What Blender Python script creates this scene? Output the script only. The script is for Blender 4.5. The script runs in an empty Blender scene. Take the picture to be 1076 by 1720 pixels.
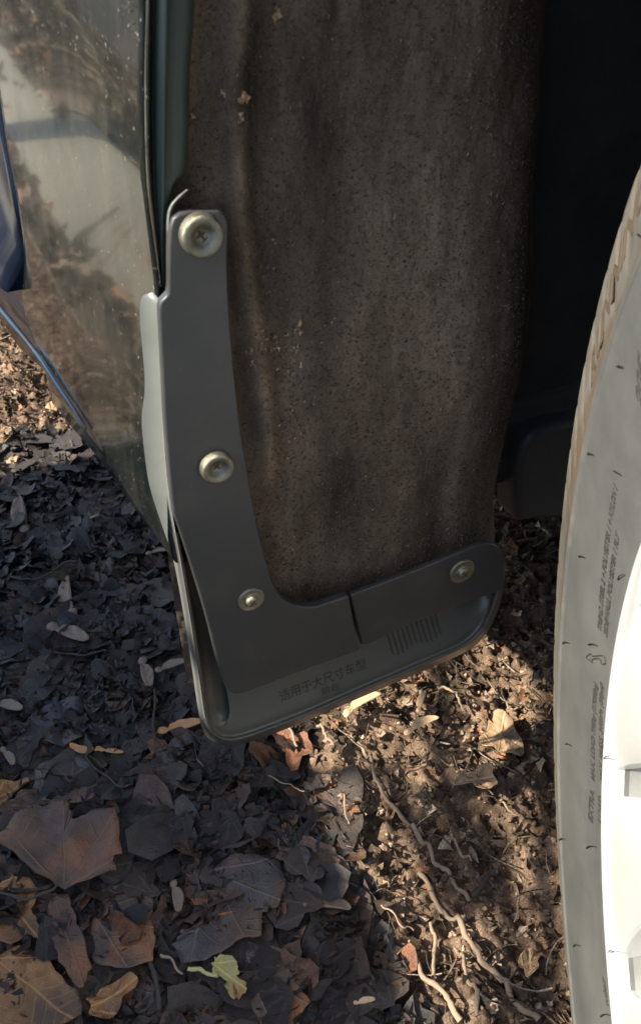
import bpy, bmesh, math, random
import numpy as np
from mathutils import Vector, Matrix
random.seed(7); rng = np.random.default_rng(7)
sc = bpy.context.scene
COL = sc.collection

# ------------------------------------------------------------------ camera
PSI, PIT, FPX = math.radians(24), math.radians(37), 1490.0
CF = np.array([math.sin(PSI)*math.cos(PIT), math.cos(PSI)*math.cos(PIT), -math.sin(PIT)])
CU = np.array([math.sin(PSI)*math.sin(PIT), math.cos(PSI)*math.sin(PIT), math.cos(PIT)])
CR = np.array([math.cos(PSI), -math.sin(PSI), 0.0])
CC = np.array([0, 0, .6])
cam = bpy.data.cameras.new('camera'); camo = bpy.data.objects.new('camera', cam); COL.objects.link(camo)
camo.matrix_world = Matrix(((CR[0], CU[0], -CF[0], CC[0]), (CR[1], CU[1], -CF[1], CC[1]), (CR[2], CU[2], -CF[2], CC[2]), (0, 0, 0, 1)))
cam.sensor_fit = 'VERTICAL'; cam.sensor_height = 24; cam.sensor_width = 24
cam.lens = FPX/1720*24; cam.clip_start = .01; cam.clip_end = 500
cam.dof.use_dof = True; cam.dof.focus_distance = .60; cam.dof.aperture_fstop = 14.0
sc.camera = camo
# ------------------------------------------------------------------ light
SUN_DIR = Vector((-.745, .05, .66)).normalized()          # towards the sun
w = bpy.data.worlds.new("World"); sc.world = w; w.use_nodes = True
nt = w.node_tree; bg = nt.nodes['Background']; sky = nt.nodes.new('ShaderNodeTexSky')
sky.sky_type = 'NISHITA'; sky.sun_disc = False
sky.sun_elevation = math.asin(SUN_DIR.z); sky.sun_rotation = math.atan2(SUN_DIR.x, SUN_DIR.y)
nt.links.new(sky.outputs[0], bg.inputs[0]); bg.inputs[1].default_value = .14
sl = bpy.data.lights.new('sun', 'SUN'); sl.energy = 4.2; sl.angle = math.radians(.5); sl.color = (1, .90, .76)
so = bpy.data.objects.new('sun', sl); COL.objects.link(so)
so.rotation_euler = SUN_DIR.to_track_quat('Z', 'Y').to_euler(); so.location = (-3, 2, 3)
vs = sc.view_settings; vs.view_transform = 'Standard'; vs.look = 'None'; vs.gamma = 1; vs.exposure = 1.4
vs.use_curve_mapping = False

# ------------------------------------------------------------------ helpers
def ray(x, y): return CF + (x-538)/FPX*CR - (y-860)/FPX*CU
def onY(x, y, Y): d = ray(x, y); return CC + d*(Y/d[1])
def onZ(x, y, Z): d = ray(x, y); return CC + d*((Z-.6)/d[2])
ZERO = Matrix.Identity(4)
def link(name, me, m=None, parent=None, smooth=True):
    o = bpy.data.objects.new(name, me); COL.objects.link(o)
    if m is not None and not me.materials: me.materials.append(m)
    if smooth: me.polygons.foreach_set('use_smooth', [True]*len(me.polygons))
    if parent is not None:
        o.parent = parent; o.matrix_parent_inverse = PINV.get(parent.name, ZERO)
    return o
PINV = {}
def mesh(name, V, F):
    me = bpy.data.meshes.new(name); V = np.asarray(V, float)
    if isinstance(F, np.ndarray):
        n, k = F.shape
        me.vertices.add(len(V)); me.vertices.foreach_set('co', V.ravel())
        me.loops.add(n*k); me.loops.foreach_set('vertex_index', F.ravel().astype(np.int32))
        me.polygons.add(n); me.polygons.foreach_set('loop_start', np.arange(0, n*k, k, dtype=np.int32))
        me.update(calc_edges=True); me.validate()
    else:
        me.from_pydata([tuple(v) for v in V], [], F); me.update()
    return me
def grid(name, P, closed=False):
    P = np.asarray(P, float); a, b = P.shape[:2]
    idx = np.arange(a*b).reshape(a, b)
    F = np.stack([idx[:-1, :-1], idx[1:, :-1], idx[1:, 1:], idx[:-1, 1:]], -1).reshape(-1, 4)
    if closed:
        G = np.stack([idx[-1, :-1], idx[0, :-1], idx[0, 1:], idx[-1, 1:]], -1).reshape(-1, 4); F = np.concatenate([F, G])
    return mesh(name, P.reshape(-1, 3), F)
def tint(me, cols):
    at = me.color_attributes.new('tint', 'FLOAT_COLOR', 'POINT')
    c = np.ones((len(me.vertices), 4), np.float32); c[:, :3] = cols; at.data.foreach_set('color', c.ravel())
def tag(o, label=None, cat=None, group=None, kind=None):
    if label: o['label'] = label
    if cat: o['category'] = cat
    if group: o['group'] = group
    if kind: o['kind'] = kind
    return o
def cr(pts, n):                                       # Catmull-Rom resampling of a polyline
    p = np.asarray(pts, float); p = np.vstack([2*p[0]-p[1], p, 2*p[-1]-p[-2]]); m = len(p)-3
    out = []
    for t in np.linspace(0, m-1e-9, n):
        i = int(t); f = t-i; a, b, c, d = p[i:i+4]
        out.append(.5*((2*b)+(-a+c)*f+(2*a-5*b+4*c-d)*f*f+(-a+3*b-3*c+d)*f**3))
    return np.array(out)
LAT = rng.random((256, 256))
def vnoise(x, y, f, o=0):
    x = x*f+o*17.3+100; y = y*f+o*9.1+100; xi = np.floor(x).astype(int); yi = np.floor(y).astype(int)
    fx = x-xi; fy = y-yi; fx = fx*fx*(3-2*fx); fy = fy*fy*(3-2*fy)
    g = lambda i, j: LAT[(xi+i) % 256, (yi+j) % 256]
    return (g(0, 0)*(1-fx)+g(1, 0)*fx)*(1-fy)+(g(0, 1)*(1-fx)+g(1, 1)*fx)*fy-.5
def smooth01(a, b, x): t = np.clip((x-a)/(b-a), 0, 1); return t*t*(3-2*t)

def mat(name):
    m = bpy.data.materials.new(name); m.use_nodes = True; nt = m.node_tree
    return m, nt, nt.nodes['Principled BSDF']
def N(nt, typ, **kw):
    n = nt.nodes.new(typ)
    for k, v in kw.items():
        if k in n.inputs.keys() if hasattr(n.inputs, 'keys') else False: n.inputs[k].default_value = v
        else: setattr(n, k, v)
    return n
def noise(nt, scale, detail=6, rough=.6, coord=None, stretch=None, dist=0):
    n = nt.nodes.new('ShaderNodeTexNoise'); n.inputs['Scale'].default_value = scale; n.inputs['Detail'].default_value = detail
    n.inputs['Roughness'].default_value = rough; n.inputs['Distortion'].default_value = dist
    c = nt.nodes.new('ShaderNodeTexCoord'); src = c.outputs[coord or 'Object']
    if stretch:
        mp = nt.nodes.new('ShaderNodeMapping'); mp.inputs['Scale'].default_value = stretch; nt.links.new(src, mp.inputs[0]); src = mp.outputs[0]
    nt.links.new(src, n.inputs['Vector']); return n.outputs['Fac']
def ramp(nt, fac, stops):
    r = nt.nodes.new('ShaderNodeValToRGB'); e = r.color_ramp.elements
    while len(e) < len(stops): e.new(.5)
    for el, (p, c) in zip(e, stops): el.position = p; el.color = (c if len(c) == 4 else (*c, 1)) if not isinstance(c, (int, float)) else (c, c, c, 1)
    nt.links.new(fac, r.inputs[0]); return r.outputs[0]
def mix(nt, fac, a, b, mode='MIX'):
    m = nt.nodes.new('ShaderNodeMix'); m.data_type = 'RGBA'; m.blend_type = mode
    for s, v in ((m.inputs[0], fac), (m.inputs[6], a), (m.inputs[7], b)):
        if isinstance(v, (int, float)): s.default_value = v
        elif isinstance(v, tuple): s.default_value = (*v, 1)
        else: nt.links.new(v, s)
    return m.outputs[2]
def bump(nt, bs, h, strength=.5, dist=.002):
    b = nt.nodes.new('ShaderNodeBump'); b.inputs['Strength'].default_value = strength; b.inputs['Distance'].default_value = dist
    nt.links.new(h, b.inputs['Height']); nt.links.new(b.outputs[0], bs.inputs['Normal']); return b
def attr(nt, name='tint'):
    a = nt.nodes.new('ShaderNodeAttribute'); a.attribute_name = name; return a.outputs['Color']

# ------------------------------------------------------------------ materials
def m_paint():
    m, nt, b = mat('dark_green_paint')
    d = ramp(nt, noise(nt, 5, 5, .6), [(.35, .0), (.75, 1.)])
    sp = ramp(nt, noise(nt, 420, 2, .5), [(.675, 0.), (.75, 1.)])
    st = ramp(nt, noise(nt, 60, 6, .7, stretch=(1, 1, .35)), [(.45, 0.), (.8, 1.)])
    c = mix(nt, d, (.005, .008, .008), (.012, .013, .010))
    c = mix(nt, st, c, (.040, .038, .027)); c = mix(nt, sp, c, (.20, .17, .11))
    nt.links.new(c, b.inputs['Base Color']); b.inputs['Metallic'].default_value = 0
    nt.links.new(ramp(nt, noise(nt, 30, 6), [(.3, .09), (.8, .24)]), b.inputs['Roughness'])
    b.inputs['IOR'].default_value = 1.5; b.inputs['Coat Weight'].default_value = .6; b.inputs['Coat Roughness'].default_value = .05
    bump(nt, b, sp, .25, .0006)
    return m
def m_flange():
    m, nt, b = mat('green_lip_paint')
    nt.links.new(mix(nt, noise(nt, 25), (.026, .038, .030), (.055, .072, .060)), b.inputs['Base Color'])
    b.inputs['Roughness'].default_value = .35; return m
def m_plastic(name, c0=(.020, .020, .018), c1=(.030, .029, .026), rough=(.38, .52)):
    m, nt, b = mat(name)
    nt.links.new(mix(nt, noise(nt, 14, 5), c0, c1), b.inputs['Base Color'])
    nt.links.new(ramp(nt, noise(nt, 40, 6), [(.3, rough[0]), (.75, rough[1])]), b.inputs['Roughness'])
    bump(nt, b, noise(nt, 1600, 2), .12, .0003)
    col = b.inputs['Base Color'].links[0].from_socket
    dst = ramp(nt, noise(nt, 22, 8, .7), [(.45, 0.), (.8, .22)]); spk = ramp(nt, noise(nt, 700, 2), [(.72, 0.), (.78, .6)])
    c = mix(nt, dst, col, (.16, .14, .11)); nt.links.new(mix(nt, spk, c, (.22, .19, .14)), b.inputs['Base Color']); return m
def m_rubber():
    m, nt, b = mat('dusty_rubber')
    at = nt.nodes.new('ShaderNodeAttribute'); at.attribute_name = 'tint'
    n = noise(nt, 18, 7, .65); c = mix(nt, ramp(nt, n, [(.38, .0), (.66, 1.)]), attr(nt), (.66, .68, .70), 'MULTIPLY')
    c = mix(nt, ramp(nt, noise(nt, 240, 5, .7), [(.5, 0.), (.8, .5)]), c, (.10, .100, .090))
    nt.links.new(c, b.inputs['Base Color']); b.inputs['Roughness'].default_value = .6
    bump(nt, b, noise(nt, 300, 5), .2, .0008); return m
def m_plain(name, c, rough=.6, metal=0., bsc=None, var=.25, nsc=30):
    m, nt, b = mat(name)
    c2 = tuple(min(1, v*(1+var*2)) for v in c); c1 = tuple(v*(1-var) for v in c)
    nt.links.new(mix(nt, noise(nt, nsc, 6, .65), c1, c2), b.inputs['Base Color'])
    b.inputs['Roughness'].default_value = rough; b.inputs['Metallic'].default_value = metal
    if bsc: bump(nt, b, noise(nt, bsc, 5, .7), .6, .001)
    return m
def m_felt():
    m, nt, b = mat('brown_felt')
    big = ramp(nt, noise(nt, 11, 7, .62, stretch=(1.3, 1, .32)), [(.38, 0.), (.62, 1.)])
    fine = noise(nt, 700, 4, .8)
    c = mix(nt, big, (.062, .048, .037), (.29, .217, .160))
    c = mix(nt, attr(nt), c, (.46, .33, .215))
    c = mix(nt, ramp(nt, fine, [(.35, .55), (.65, 1.)]), (0, 0, 0), c, 'MIX')
    nt.links.new(c, b.inputs['Base Color']); b.inputs['Roughness'].default_value = .95; b.inputs['Specular IOR Level'].default_value = .1
    bump(nt, b, noise(nt, 650, 6, .8), .8, .0012); return m
def m_tinted(name, rough=.75, sc1=90, bs=350, spec=.4, bstr=.7, lo=.45):
    m, nt, b = mat(name)
    c = mix(nt, 1., attr(nt), ramp(nt, noise(nt, sc1, 7, .7), [(.3, lo), (.72, 1.35)]), 'MULTIPLY')
    c = mix(nt, 1., c, ramp(nt, noise(nt, sc1*7, 6, .75), [(.33, .25), (.52, .9), (.7, 1.9)]), 'MULTIPLY')
    nt.links.new(c, b.inputs['Base Color']); b.inputs['Specular IOR Level'].default_value = spec
    nt.links.new(ramp(nt, noise(nt, sc1*2, 5), [(.35, max(.1, rough-.18)), (.65, min(1, rough+.15))]), b.inputs['Roughness'])
    bump(nt, b, mix(nt, .45, noise(nt, bs, 6, .75), noise(nt, bs*3.5, 5, .7)), bstr, .0016); return m
def m_leaf(name, c0, c1, c2, rough=.55, sc1=60, two=None):
    m, nt, b = mat(name)
    n = noise(nt, sc1, 8, .72); n2 = noise(nt, sc1*.35, 4, .6)
    c = mix(nt, ramp(nt, n, [(.3, 0.), (.7, 1.)]), c0, c1)
    c = mix(nt, ramp(nt, n2, [(.48, 0.), (.64, 1.)]), c, c2)
    c = mix(nt, ramp(nt, noise(nt, 500, 4), [(.55, 0.), (.75, .7)]), c, tuple(v*.35 for v in c0))
    nt.links.new(c, b.inputs['Base Color']); b.inputs['Roughness'].default_value = rough
    at = nt.nodes.new('ShaderNodeAttribute'); at.attribute_name = 'leafco'; sx = nt.nodes.new('ShaderNodeSeparateXYZ'); nt.links.new(at.outputs['Vector'], sx.inputs[0])
    def M(op, a, b_=None, c_=None):
        q = nt.nodes.new('ShaderNodeMath'); q.operation = op
        for k, v_ in enumerate((a, b_, c_)):
            if v_ is None: continue
            if isinstance(v_, (int, float)): q.inputs[k].default_value = v_
            else: nt.links.new(v_, q.inputs[k])
        return q.outputs[0]
    fa = M('ABSOLUTE', M('SUBTRACT', M('FRACT', M('MULTIPLY', sx.outputs[0], 5.0)), .5))          # 0 on a main vein
    dist_ = M('MULTIPLY', fa, M('MULTIPLY', sx.outputs[1], .62))                                   # metres*10 from the vein
    v1 = M('SUBTRACT', 1., M('SMOOTHSTEP' if False else 'MINIMUM', M('MULTIPLY', dist_, 90.), 1.))
    f2 = M('ABSOLUTE', M('SUBTRACT', M('FRACT', M('SUBTRACT', M('MULTIPLY', sx.outputs[1], 11.), M('MULTIPLY', dist_, 9.))), .5))
    v2 = M('MULTIPLY', M('SUBTRACT', 1., M('MINIMUM', M('MULTIPLY', f2, 14.), 1.)), .55)
    vein = M('MAXIMUM', v1, v2)
    c = mix(nt, M('MULTIPLY', vein, .55), c, tuple(min(1, q*1.9) for q in c1))
    nt.links.new(c, b.inputs['Base Color'])
    v = nt.nodes.new('ShaderNodeTexVoronoi'); v.feature = 'DISTANCE_TO_EDGE'; v.inputs['Scale'].default_value = 230
    tc = nt.nodes.new('ShaderNodeTexCoord'); nt.links.new(tc.outputs['Object'], v.inputs['Vector'])
    h = mix(nt, .8, ramp(nt, v.outputs['Distance'], [(0., 1.), (.12, 0.)]), noise(nt, 220, 6, .7))
    bump(nt, b, mix(nt, .45, h, vein), .8, .0016); return m
PAINT, FLANGE = m_paint(), m_flange()
BLUE = m_plain('sky_tinted_door_paint', (.006, .010, .020), .16, 0, None, .3, 8)  # reflected sky put into a bluer colour for door and sill
BLACK = m_plastic('black_plastic', (.032, .033, .033), (.046, .047, .046), (.36, .46)); SHELLM = m_plastic('black_dish_plastic', (.072, .071, .063), (.100, .098, .086), (.28, .38))
DARK = m_plastic('dark_underbody_plastic', (.020, .022, .021), (.034, .034, .031), (.6, .8))
RUB = m_rubber(); FELT = m_felt()
STEEL = m_plain('tarnished_zinc', (.20, .19, .14), .30, .7, 900, .45, 260)
RUST = m_plain('rusty_recess', (.07, .032, .018), .85, 0, 900)
ALU = m_plain('silver_alloy', (.62, .63, .60), .34, .35, None, .06)
LETT = m_plain('letter_shade_rubber', (.030, .030, .026), .8)  # shading of the embossed lettering, put into a darker rubber colour
HAIR = m_plain('black_rubber_hair', (.012, .012, .011), .6)
GROUND = m_tinted('damp_soil', .85, 120, 260, .25, 1.0, .4)
LITTER = m_tinted('leaf_litter_mat', .50, 140, 240, .6, 1., .35)
DRY = m_tinted('dry_fragments', .8, 120, 500, .3, .7, .5)
WALLM = m_plain('grey_concrete', (.28, .27, .24), .9, 0, 60)

# ------------------------------------------------------------------ ground
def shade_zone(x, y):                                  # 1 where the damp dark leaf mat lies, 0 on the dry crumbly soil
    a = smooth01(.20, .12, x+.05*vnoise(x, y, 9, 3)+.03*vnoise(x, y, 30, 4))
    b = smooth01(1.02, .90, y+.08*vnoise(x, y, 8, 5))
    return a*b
def gh(x, y):
    x = np.asarray(x, float); y = np.asarray(y, float); s = shade_zone(x, y)
    n = .028*vnoise(x, y, 7, 1)+.016*vnoise(x, y, 22, 2)
    f = .011*np.abs(vnoise(x, y, 55, 3))*2+.009*vnoise(x, y, 110, 4)+.005*vnoise(x, y, 260, 5)
    return n*(.9-.4*s)+f*(1.35-1.0*s)-.004
x0, x1, y0, y1, st = -.35, 1.0, -.05, 1.9, .003
gx = np.arange(x0, x1, st); gy = np.arange(y0, y1, st); X, Y = np.meshgrid(gx, gy, indexing='ij')
edge = np.minimum(np.minimum(X-x0, x1-X), np.minimum(Y-y0, y1-Y))
Z = gh(X, Y)*smooth01(0, .08, edge)-.05*(1-smooth01(0, .05, edge))
me = grid('ground', np.stack([X, Y, Z], -1))
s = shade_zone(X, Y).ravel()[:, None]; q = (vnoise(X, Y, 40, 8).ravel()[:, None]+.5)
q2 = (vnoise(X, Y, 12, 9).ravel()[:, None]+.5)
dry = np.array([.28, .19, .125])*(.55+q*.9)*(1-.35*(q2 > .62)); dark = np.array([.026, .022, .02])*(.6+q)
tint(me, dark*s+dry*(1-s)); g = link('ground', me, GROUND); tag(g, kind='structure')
fx = np.linspace(-1, 1, 120); fx = np.sign(fx)*np.abs(fx)**3*60; X, Y = np.meshgrid(fx, fx, indexing='ij')
Zf = -.035+.0*X; me = grid('ground', np.stack([X, Y+1, Zf], -1)); tint(me, np.array([.045, .036, .028])*(.5+1.2*(vnoise(X, Y, 1.3, 3)+.5))[..., None].reshape(-1, 1))
tag(link('ground', me, GROUND), kind='structure')
U_, V_ = np.meshgrid(np.linspace(0, 1, 30), np.linspace(1.3, 9, 300), indexing='ij')
xl_ = -1.02+.10*vnoise(V_, V_*0, 1.2, 5)+.03*vnoise(V_, V_*0, 9, 6); xr_ = -.50+.05*vnoise(V_, V_*0+3, 1.5, 7)+.02*vnoise(V_, V_*0, 11, 8)
X = xl_+(xr_-xl_)*U_; me = grid('path', np.stack([X, V_, -.028+.004*vnoise(X, V_, 20, 1)+.006*np.sin(U_*3.14)], -1)); tint(me, np.array([.30, .28, .21]))
PATHM = m_tinted('pale_gravel', .9, 60, 300, .2, .5, .75); tag(link('path', me, PATHM), kind='structure')

# --- leaf-like templates (star-shaped outline, rings, curl)
def leaf_template(kind, rings=2, n=14, r=None, wob=.3, asp=1.0, curl=.25, z=.08):
    th = np.linspace(0, 2*math.pi, n, endpoint=False); r = r or rng
    if kind == 'frag':
        R = .9+wob*.7*np.sin(2*th+r.random()*6)*r.random()+wob*.8*np.sin(3*th+r.random()*6)+wob*.5*np.sin(5*th+r.random()*6)+wob*.45*(r.random(n)-.5); R = np.clip(R, .25, 1.5)
    elif kind == 'maple':
        pts = maple_outline(); th = np.arctan2(pts[:, 1], pts[:, 0]); R = np.hypot(pts[:, 0], pts[:, 1]); n = len(th)
    V = [(0, 0, 0)]; ph = r.random()*6
    for k in range(1, rings+1):
        f = k/rings
        for i in range(n):
            rr = R[i]*f*(1 if k == rings else .96); x, y = rr*math.cos(th[i]), rr*math.sin(th[i])*asp
            zz = curl*(rr**2)*math.cos(2*th[i]+ph)*.5+curl*.4*f*f+z*(r.random()-.5)*f
            V.append((x, y, zz))
    F = [(0, 1+i, 1+(i+1) % n) for i in range(n)]
    for k in range(rings-1):
        a, b = 1+k*n, 1+(k+1)*n
        for i in range(n):
            j = (i+1) % n; F += [(a+i, b+i, b+j), (a+i, b+j, a+j)]
    return np.array(V), np.array(F)
def maple_outline():
    half = [(0, 1.0), (.08, .78), (.20, .72), (.15, .58), (.17, .42), (.42, .62), (.50, .78), (.60, .60), (.82, .56), (.68, .40), (.62, .26), (.40, .10), (.66, .04), (.80, -.08), (.60, -.14), (.40, -.30), (.18, -.34), (.04, -.36)]
    pts = half+[(-x*(.94+.1*random.random()), y) for x, y in half[::-1] if x > 0.001]
    p = np.array(pts); q = []
    for a, b in zip(p, np.roll(p, -1, 0)):
        for t in (0, .5): q.append(a*(1-t)+b*t+(rng.random(2)-.5)*.03)
    return np.array(q)
def rotm(yaw, tx, ty):
    cy, sy = np.cos(yaw), np.sin(yaw); cx, sx = np.cos(tx), np.sin(tx); c2, s2 = np.cos(ty), np.sin(ty)
    o, l = np.zeros_like(yaw), np.ones_like(yaw)
    Rz = np.stack([cy, -sy, o, sy, cy, o, o, o, l], -1).reshape(-1, 3, 3)
    Rx = np.stack([l, o, o, o, cx, -sx, o, sx, cx], -1).reshape(-1, 3, 3)
    Ry = np.stack([c2, o, s2, o, l, o, -s2, o, c2], -1).reshape(-1, 3, 3)
    return Rz@Rx@Ry
def scatter(name, temps, pts, size, tilt, cols, m, lift=.0, label=None):
    n = len(pts); which = rng.integers(0, len(temps), n); M = rotm(rng.random(n)*6.28, rng.normal(size=n)*tilt, rng.normal(size=n)*tilt)
    VV, FF, CC_ = [], [], []; off = 0
    z = gh(pts[:, 0], pts[:, 1])+lift+rng.random(n)*.003
    for t, (V, F) in enumerate(temps):
        I = np.nonzero(which == t)[0]
        if not len(I): continue
        P = np.einsum('nij,vj->nvi', M[I], V)*size[I][:, None, None]+np.stack([pts[I, 0], pts[I, 1], z[I]], -1)[:, None, :]
        VV.append(P.reshape(-1, 3)); k = len(V)
        FF.append((F[None]+off+(np.arange(len(I))*k)[:, None, None]).reshape(-1, 3)); off += len(I)*k
        CC_.append(np.repeat(cols[I], k, 0))
    me = mesh(name, np.concatenate(VV), np.concatenate(FF)); tint(me, np.concatenate(CC_))
    return tag(link(name, me, m), label, 'leaf litter', kind='stuff')
def sample(n, f, bx=(-.3, .95), by=(0, 1.85)):
    out = []
    tot = 0
    while tot < n:
        p = np.stack([rng.uniform(*bx, n), rng.uniform(*by, n)], -1); p = p[rng.random(n) < f(p[:, 0], p[:, 1])]; out.append(p); tot += len(p)
    return np.concatenate(out)[:n]
big = [leaf_template('frag', 4, 24, wob=.32, asp=rng.uniform(.6, 1), curl=.22, z=.20) for _ in range(14)]
sml = [leaf_template('frag', 1, 7, wob=.45, asp=rng.uniform(.3, 1), curl=.7, z=.5) for _ in range(16)]
oc = np.array([(1, 0, 0), (0, 1, 0), (-1, 0, 0), (0, -1, 0), (0, 0, .8), (0, 0, -.8)], float)
of = np.array([(0, 1, 4), (1, 2, 4), (2, 3, 4), (3, 0, 4), (1, 0, 5), (2, 1, 5), (3, 2, 5), (0, 3, 5)])
crumbs = [(oc*rng.uniform(.5, 1.3, (6, 1))*rng.uniform(.7, 1.2, (6, 3)), of) for _ in range(10)]
def stick(seg=4):
    V, F = [], []; p = np.array([-1., 0, 0]); d = 0
    for k in range(seg+1):
        for j in range(3):
            a = j*2.094; V.append(p+np.array([0, math.cos(a), math.sin(a)])*.045*(1-.1*k))
        d += rng.normal()*.25; p = p+np.array([2/seg*math.cos(d), 2/seg*math.sin(d), rng.normal()*.05])
    for k in range(seg):
        for j in range(3):
            a, b = k*3+j, k*3+(j+1) % 3; F += [(a, b, b+3), (a, b+3, a+3)]
    return np.array(V), np.array(F)
sticks = [stick() for _ in range(12)]
def palette(n, cs, wts, var=.3):
    c = np.array(cs)[rng.choice(len(cs), n, p=np.array(wts)/sum(wts))]; return c*(1+var*(rng.random((n, 1))-.5)*2)
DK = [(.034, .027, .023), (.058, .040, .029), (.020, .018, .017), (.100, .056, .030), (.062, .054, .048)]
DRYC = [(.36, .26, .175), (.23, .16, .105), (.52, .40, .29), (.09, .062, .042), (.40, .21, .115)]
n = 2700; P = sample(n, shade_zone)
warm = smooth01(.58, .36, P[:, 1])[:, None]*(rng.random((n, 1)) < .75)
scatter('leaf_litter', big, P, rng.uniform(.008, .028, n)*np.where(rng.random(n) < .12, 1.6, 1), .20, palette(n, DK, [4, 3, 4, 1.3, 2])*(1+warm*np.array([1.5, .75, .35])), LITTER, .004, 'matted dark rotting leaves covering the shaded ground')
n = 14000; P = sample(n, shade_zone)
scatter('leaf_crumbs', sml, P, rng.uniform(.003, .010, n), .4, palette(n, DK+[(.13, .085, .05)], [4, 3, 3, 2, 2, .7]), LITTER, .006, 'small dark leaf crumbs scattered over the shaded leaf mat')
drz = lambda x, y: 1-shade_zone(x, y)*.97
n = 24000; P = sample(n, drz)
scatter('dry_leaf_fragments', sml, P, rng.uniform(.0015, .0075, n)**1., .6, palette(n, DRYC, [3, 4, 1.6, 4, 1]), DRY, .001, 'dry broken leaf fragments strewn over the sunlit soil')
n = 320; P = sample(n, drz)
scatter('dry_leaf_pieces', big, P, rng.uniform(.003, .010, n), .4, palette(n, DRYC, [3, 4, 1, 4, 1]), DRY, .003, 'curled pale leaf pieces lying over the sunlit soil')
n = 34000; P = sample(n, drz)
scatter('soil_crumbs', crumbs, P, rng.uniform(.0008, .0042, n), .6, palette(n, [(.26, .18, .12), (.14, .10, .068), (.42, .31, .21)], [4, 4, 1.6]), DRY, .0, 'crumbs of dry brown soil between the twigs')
n = 3500; P = sample(n, lambda x, y: np.where((x > -1.0) & (x < -.5) & (y > 1.3), .02, 1.)*np.where((x > -.36) & (y < 1.9), 0, 1)*np.where(x > -.1, 0, 1), (-3.2, .0), (1.0, 8)); _gh = gh
gh = lambda x, y: np.zeros_like(np.asarray(x, float))-.03
scatter('far_leaf_litter', big, P, rng.uniform(.02, .07, n), .3, palette(n, DRYC+DK, [3, 3, 3, 2, 2]+[4]*5), DRY, .003, 'fallen leaves lying on the ground behind and beside the car')
gh = _gh
n = 6000; P = sample(n, lambda x, y: 1-shade_zone(x, y)*.8)
scatter('fine_twigs', sticks, P, rng.uniform(.005, .022, n), .15, palette(n, [(.28, .21, .15), (.12, .085, .06), (.40, .33, .25)], [3, 4, 1]), DRY, .006, 'fine straw, rootlets and twig bits on the ground')

# --- individual leaves, samaras, twigs
def ground_at(px, py):
    z = 0.
    for _ in range(5):
        p = onZ(px, py, z); z = float(gh(p[0], p[1]))
    return np.array([p[0], p[1], z])
def img_dir(px, py, ang):                              # heading on the ground that runs at angle ang (deg, anticlockwise from image right)
    a = math.radians(ang); A = ground_at(px, py); B = onZ(px+20*math.cos(a), py-20*math.sin(a), A[2]); d = B-A
    return math.atan2(d[1], d[0]), np.hypot(d[0], d[1])/20
def solid(o, t):
    md = o.modifiers.new('Solidify', 'SOLIDIFY'); md.thickness = t; md.offset = 0
M_BROWN = m_leaf('brown_leaf', (.070, .042, .030), (.125, .075, .050), (.20, .085, .035))
M_ORANGE = m_leaf('orange_leaf', (.22, .10, .035), (.36, .19, .075), (.10, .06, .035), .6)
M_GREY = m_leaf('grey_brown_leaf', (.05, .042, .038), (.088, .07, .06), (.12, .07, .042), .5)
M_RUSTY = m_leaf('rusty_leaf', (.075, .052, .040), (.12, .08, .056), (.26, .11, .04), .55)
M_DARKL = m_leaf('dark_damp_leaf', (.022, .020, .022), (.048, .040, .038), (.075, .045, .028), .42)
M_YELLOW = m_leaf('yellow_green_leaf', (.27, .26, .09), (.40, .33, .12), (.30, .15, .05), .5, 40)
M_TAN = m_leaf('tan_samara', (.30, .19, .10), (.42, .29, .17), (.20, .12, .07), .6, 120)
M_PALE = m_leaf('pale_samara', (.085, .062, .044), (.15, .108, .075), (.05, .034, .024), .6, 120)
M_TWIG = m_plain('dry_twig_bark', (.27, .195, .13), .85, 0, 300, .35, 120)
M_TWIGD = m_plain('dark_twig_bark', (.05, .04, .032), .8, 0, 300, .35, 120)
def put(name, me, m, px, py, ang, lift, label, cat, tilt=(0, 0), group=None, th=.0004):
    p = ground_at(px, py); h, _ = img_dir(px, py, ang); o = link(name, me, m)
    o.location = (p[0], p[1], p[2]+lift); o.rotation_euler = (tilt[0], tilt[1], h)
    if th: solid(o, th)
    return tag(o, label, cat, group)
def leafco(me, V, st_, ax):
    d = V[:, :2]-st_; an = (np.arctan2(d[:, 1], d[:, 0])-ax+math.pi) % (2*math.pi)-math.pi; L = np.hypot(d[:, 0], d[:, 1])
    a = me.attributes.new('leafco', 'FLOAT_VECTOR', 'POINT'); a.data.foreach_set('vector', np.stack([an/math.pi+.5, L*10, L*0], -1).astype(np.float32).ravel())
def leaf(px, py, wpx, ang, m, label, kind='frag', asp=1., curl=.2, lift=.008, tilt=(0, 0), stalk=0, z=.10, seed=0):
    _, mpp = img_dir(px, py, 0); r = np.random.default_rng(seed+int(px)); s = wpx*mpp/2/(.8 if kind == 'maple' else .9)
    V, F = leaf_template(kind, 5 if kind == 'maple' else 4, 26, r, .22, asp, curl, z)
    if kind == 'maple':
        V = V[:, [1, 0, 2]]*np.array([1, -1, 1])            # tip towards +x
    V = V*s; V[:, 2] += .0022*np.sin(np.arctan2(V[:, 1], V[:, 0])*7)*np.hypot(V[:, 0], V[:, 1])/s+.0016*vnoise(V[:, 0], V[:, 1], 160, px)*2
    me = mesh('dead_leaf', V, F); leafco(me, V, np.array([-.8*s, 0]), 0.); o = put('dead_leaf', me, m, px, py, ang, lift, label, 'leaf', tilt)
    md = o.modifiers.new('Subdivision', 'SUBSURF'); md.levels = md.render_levels = 1
    if stalk:
        pts = cr([(-.25*s, 0, 0), (-.8*s, .05*s, .004), (-.25*s-stalk, -.1*stalk, -.002)], 10)
        t = tube('stalk', pts, .0009, .0006, m if m is M_YELLOW else M_TWIG, o); t['label'] = 'thin curved leaf stalk'
    return o
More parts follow.
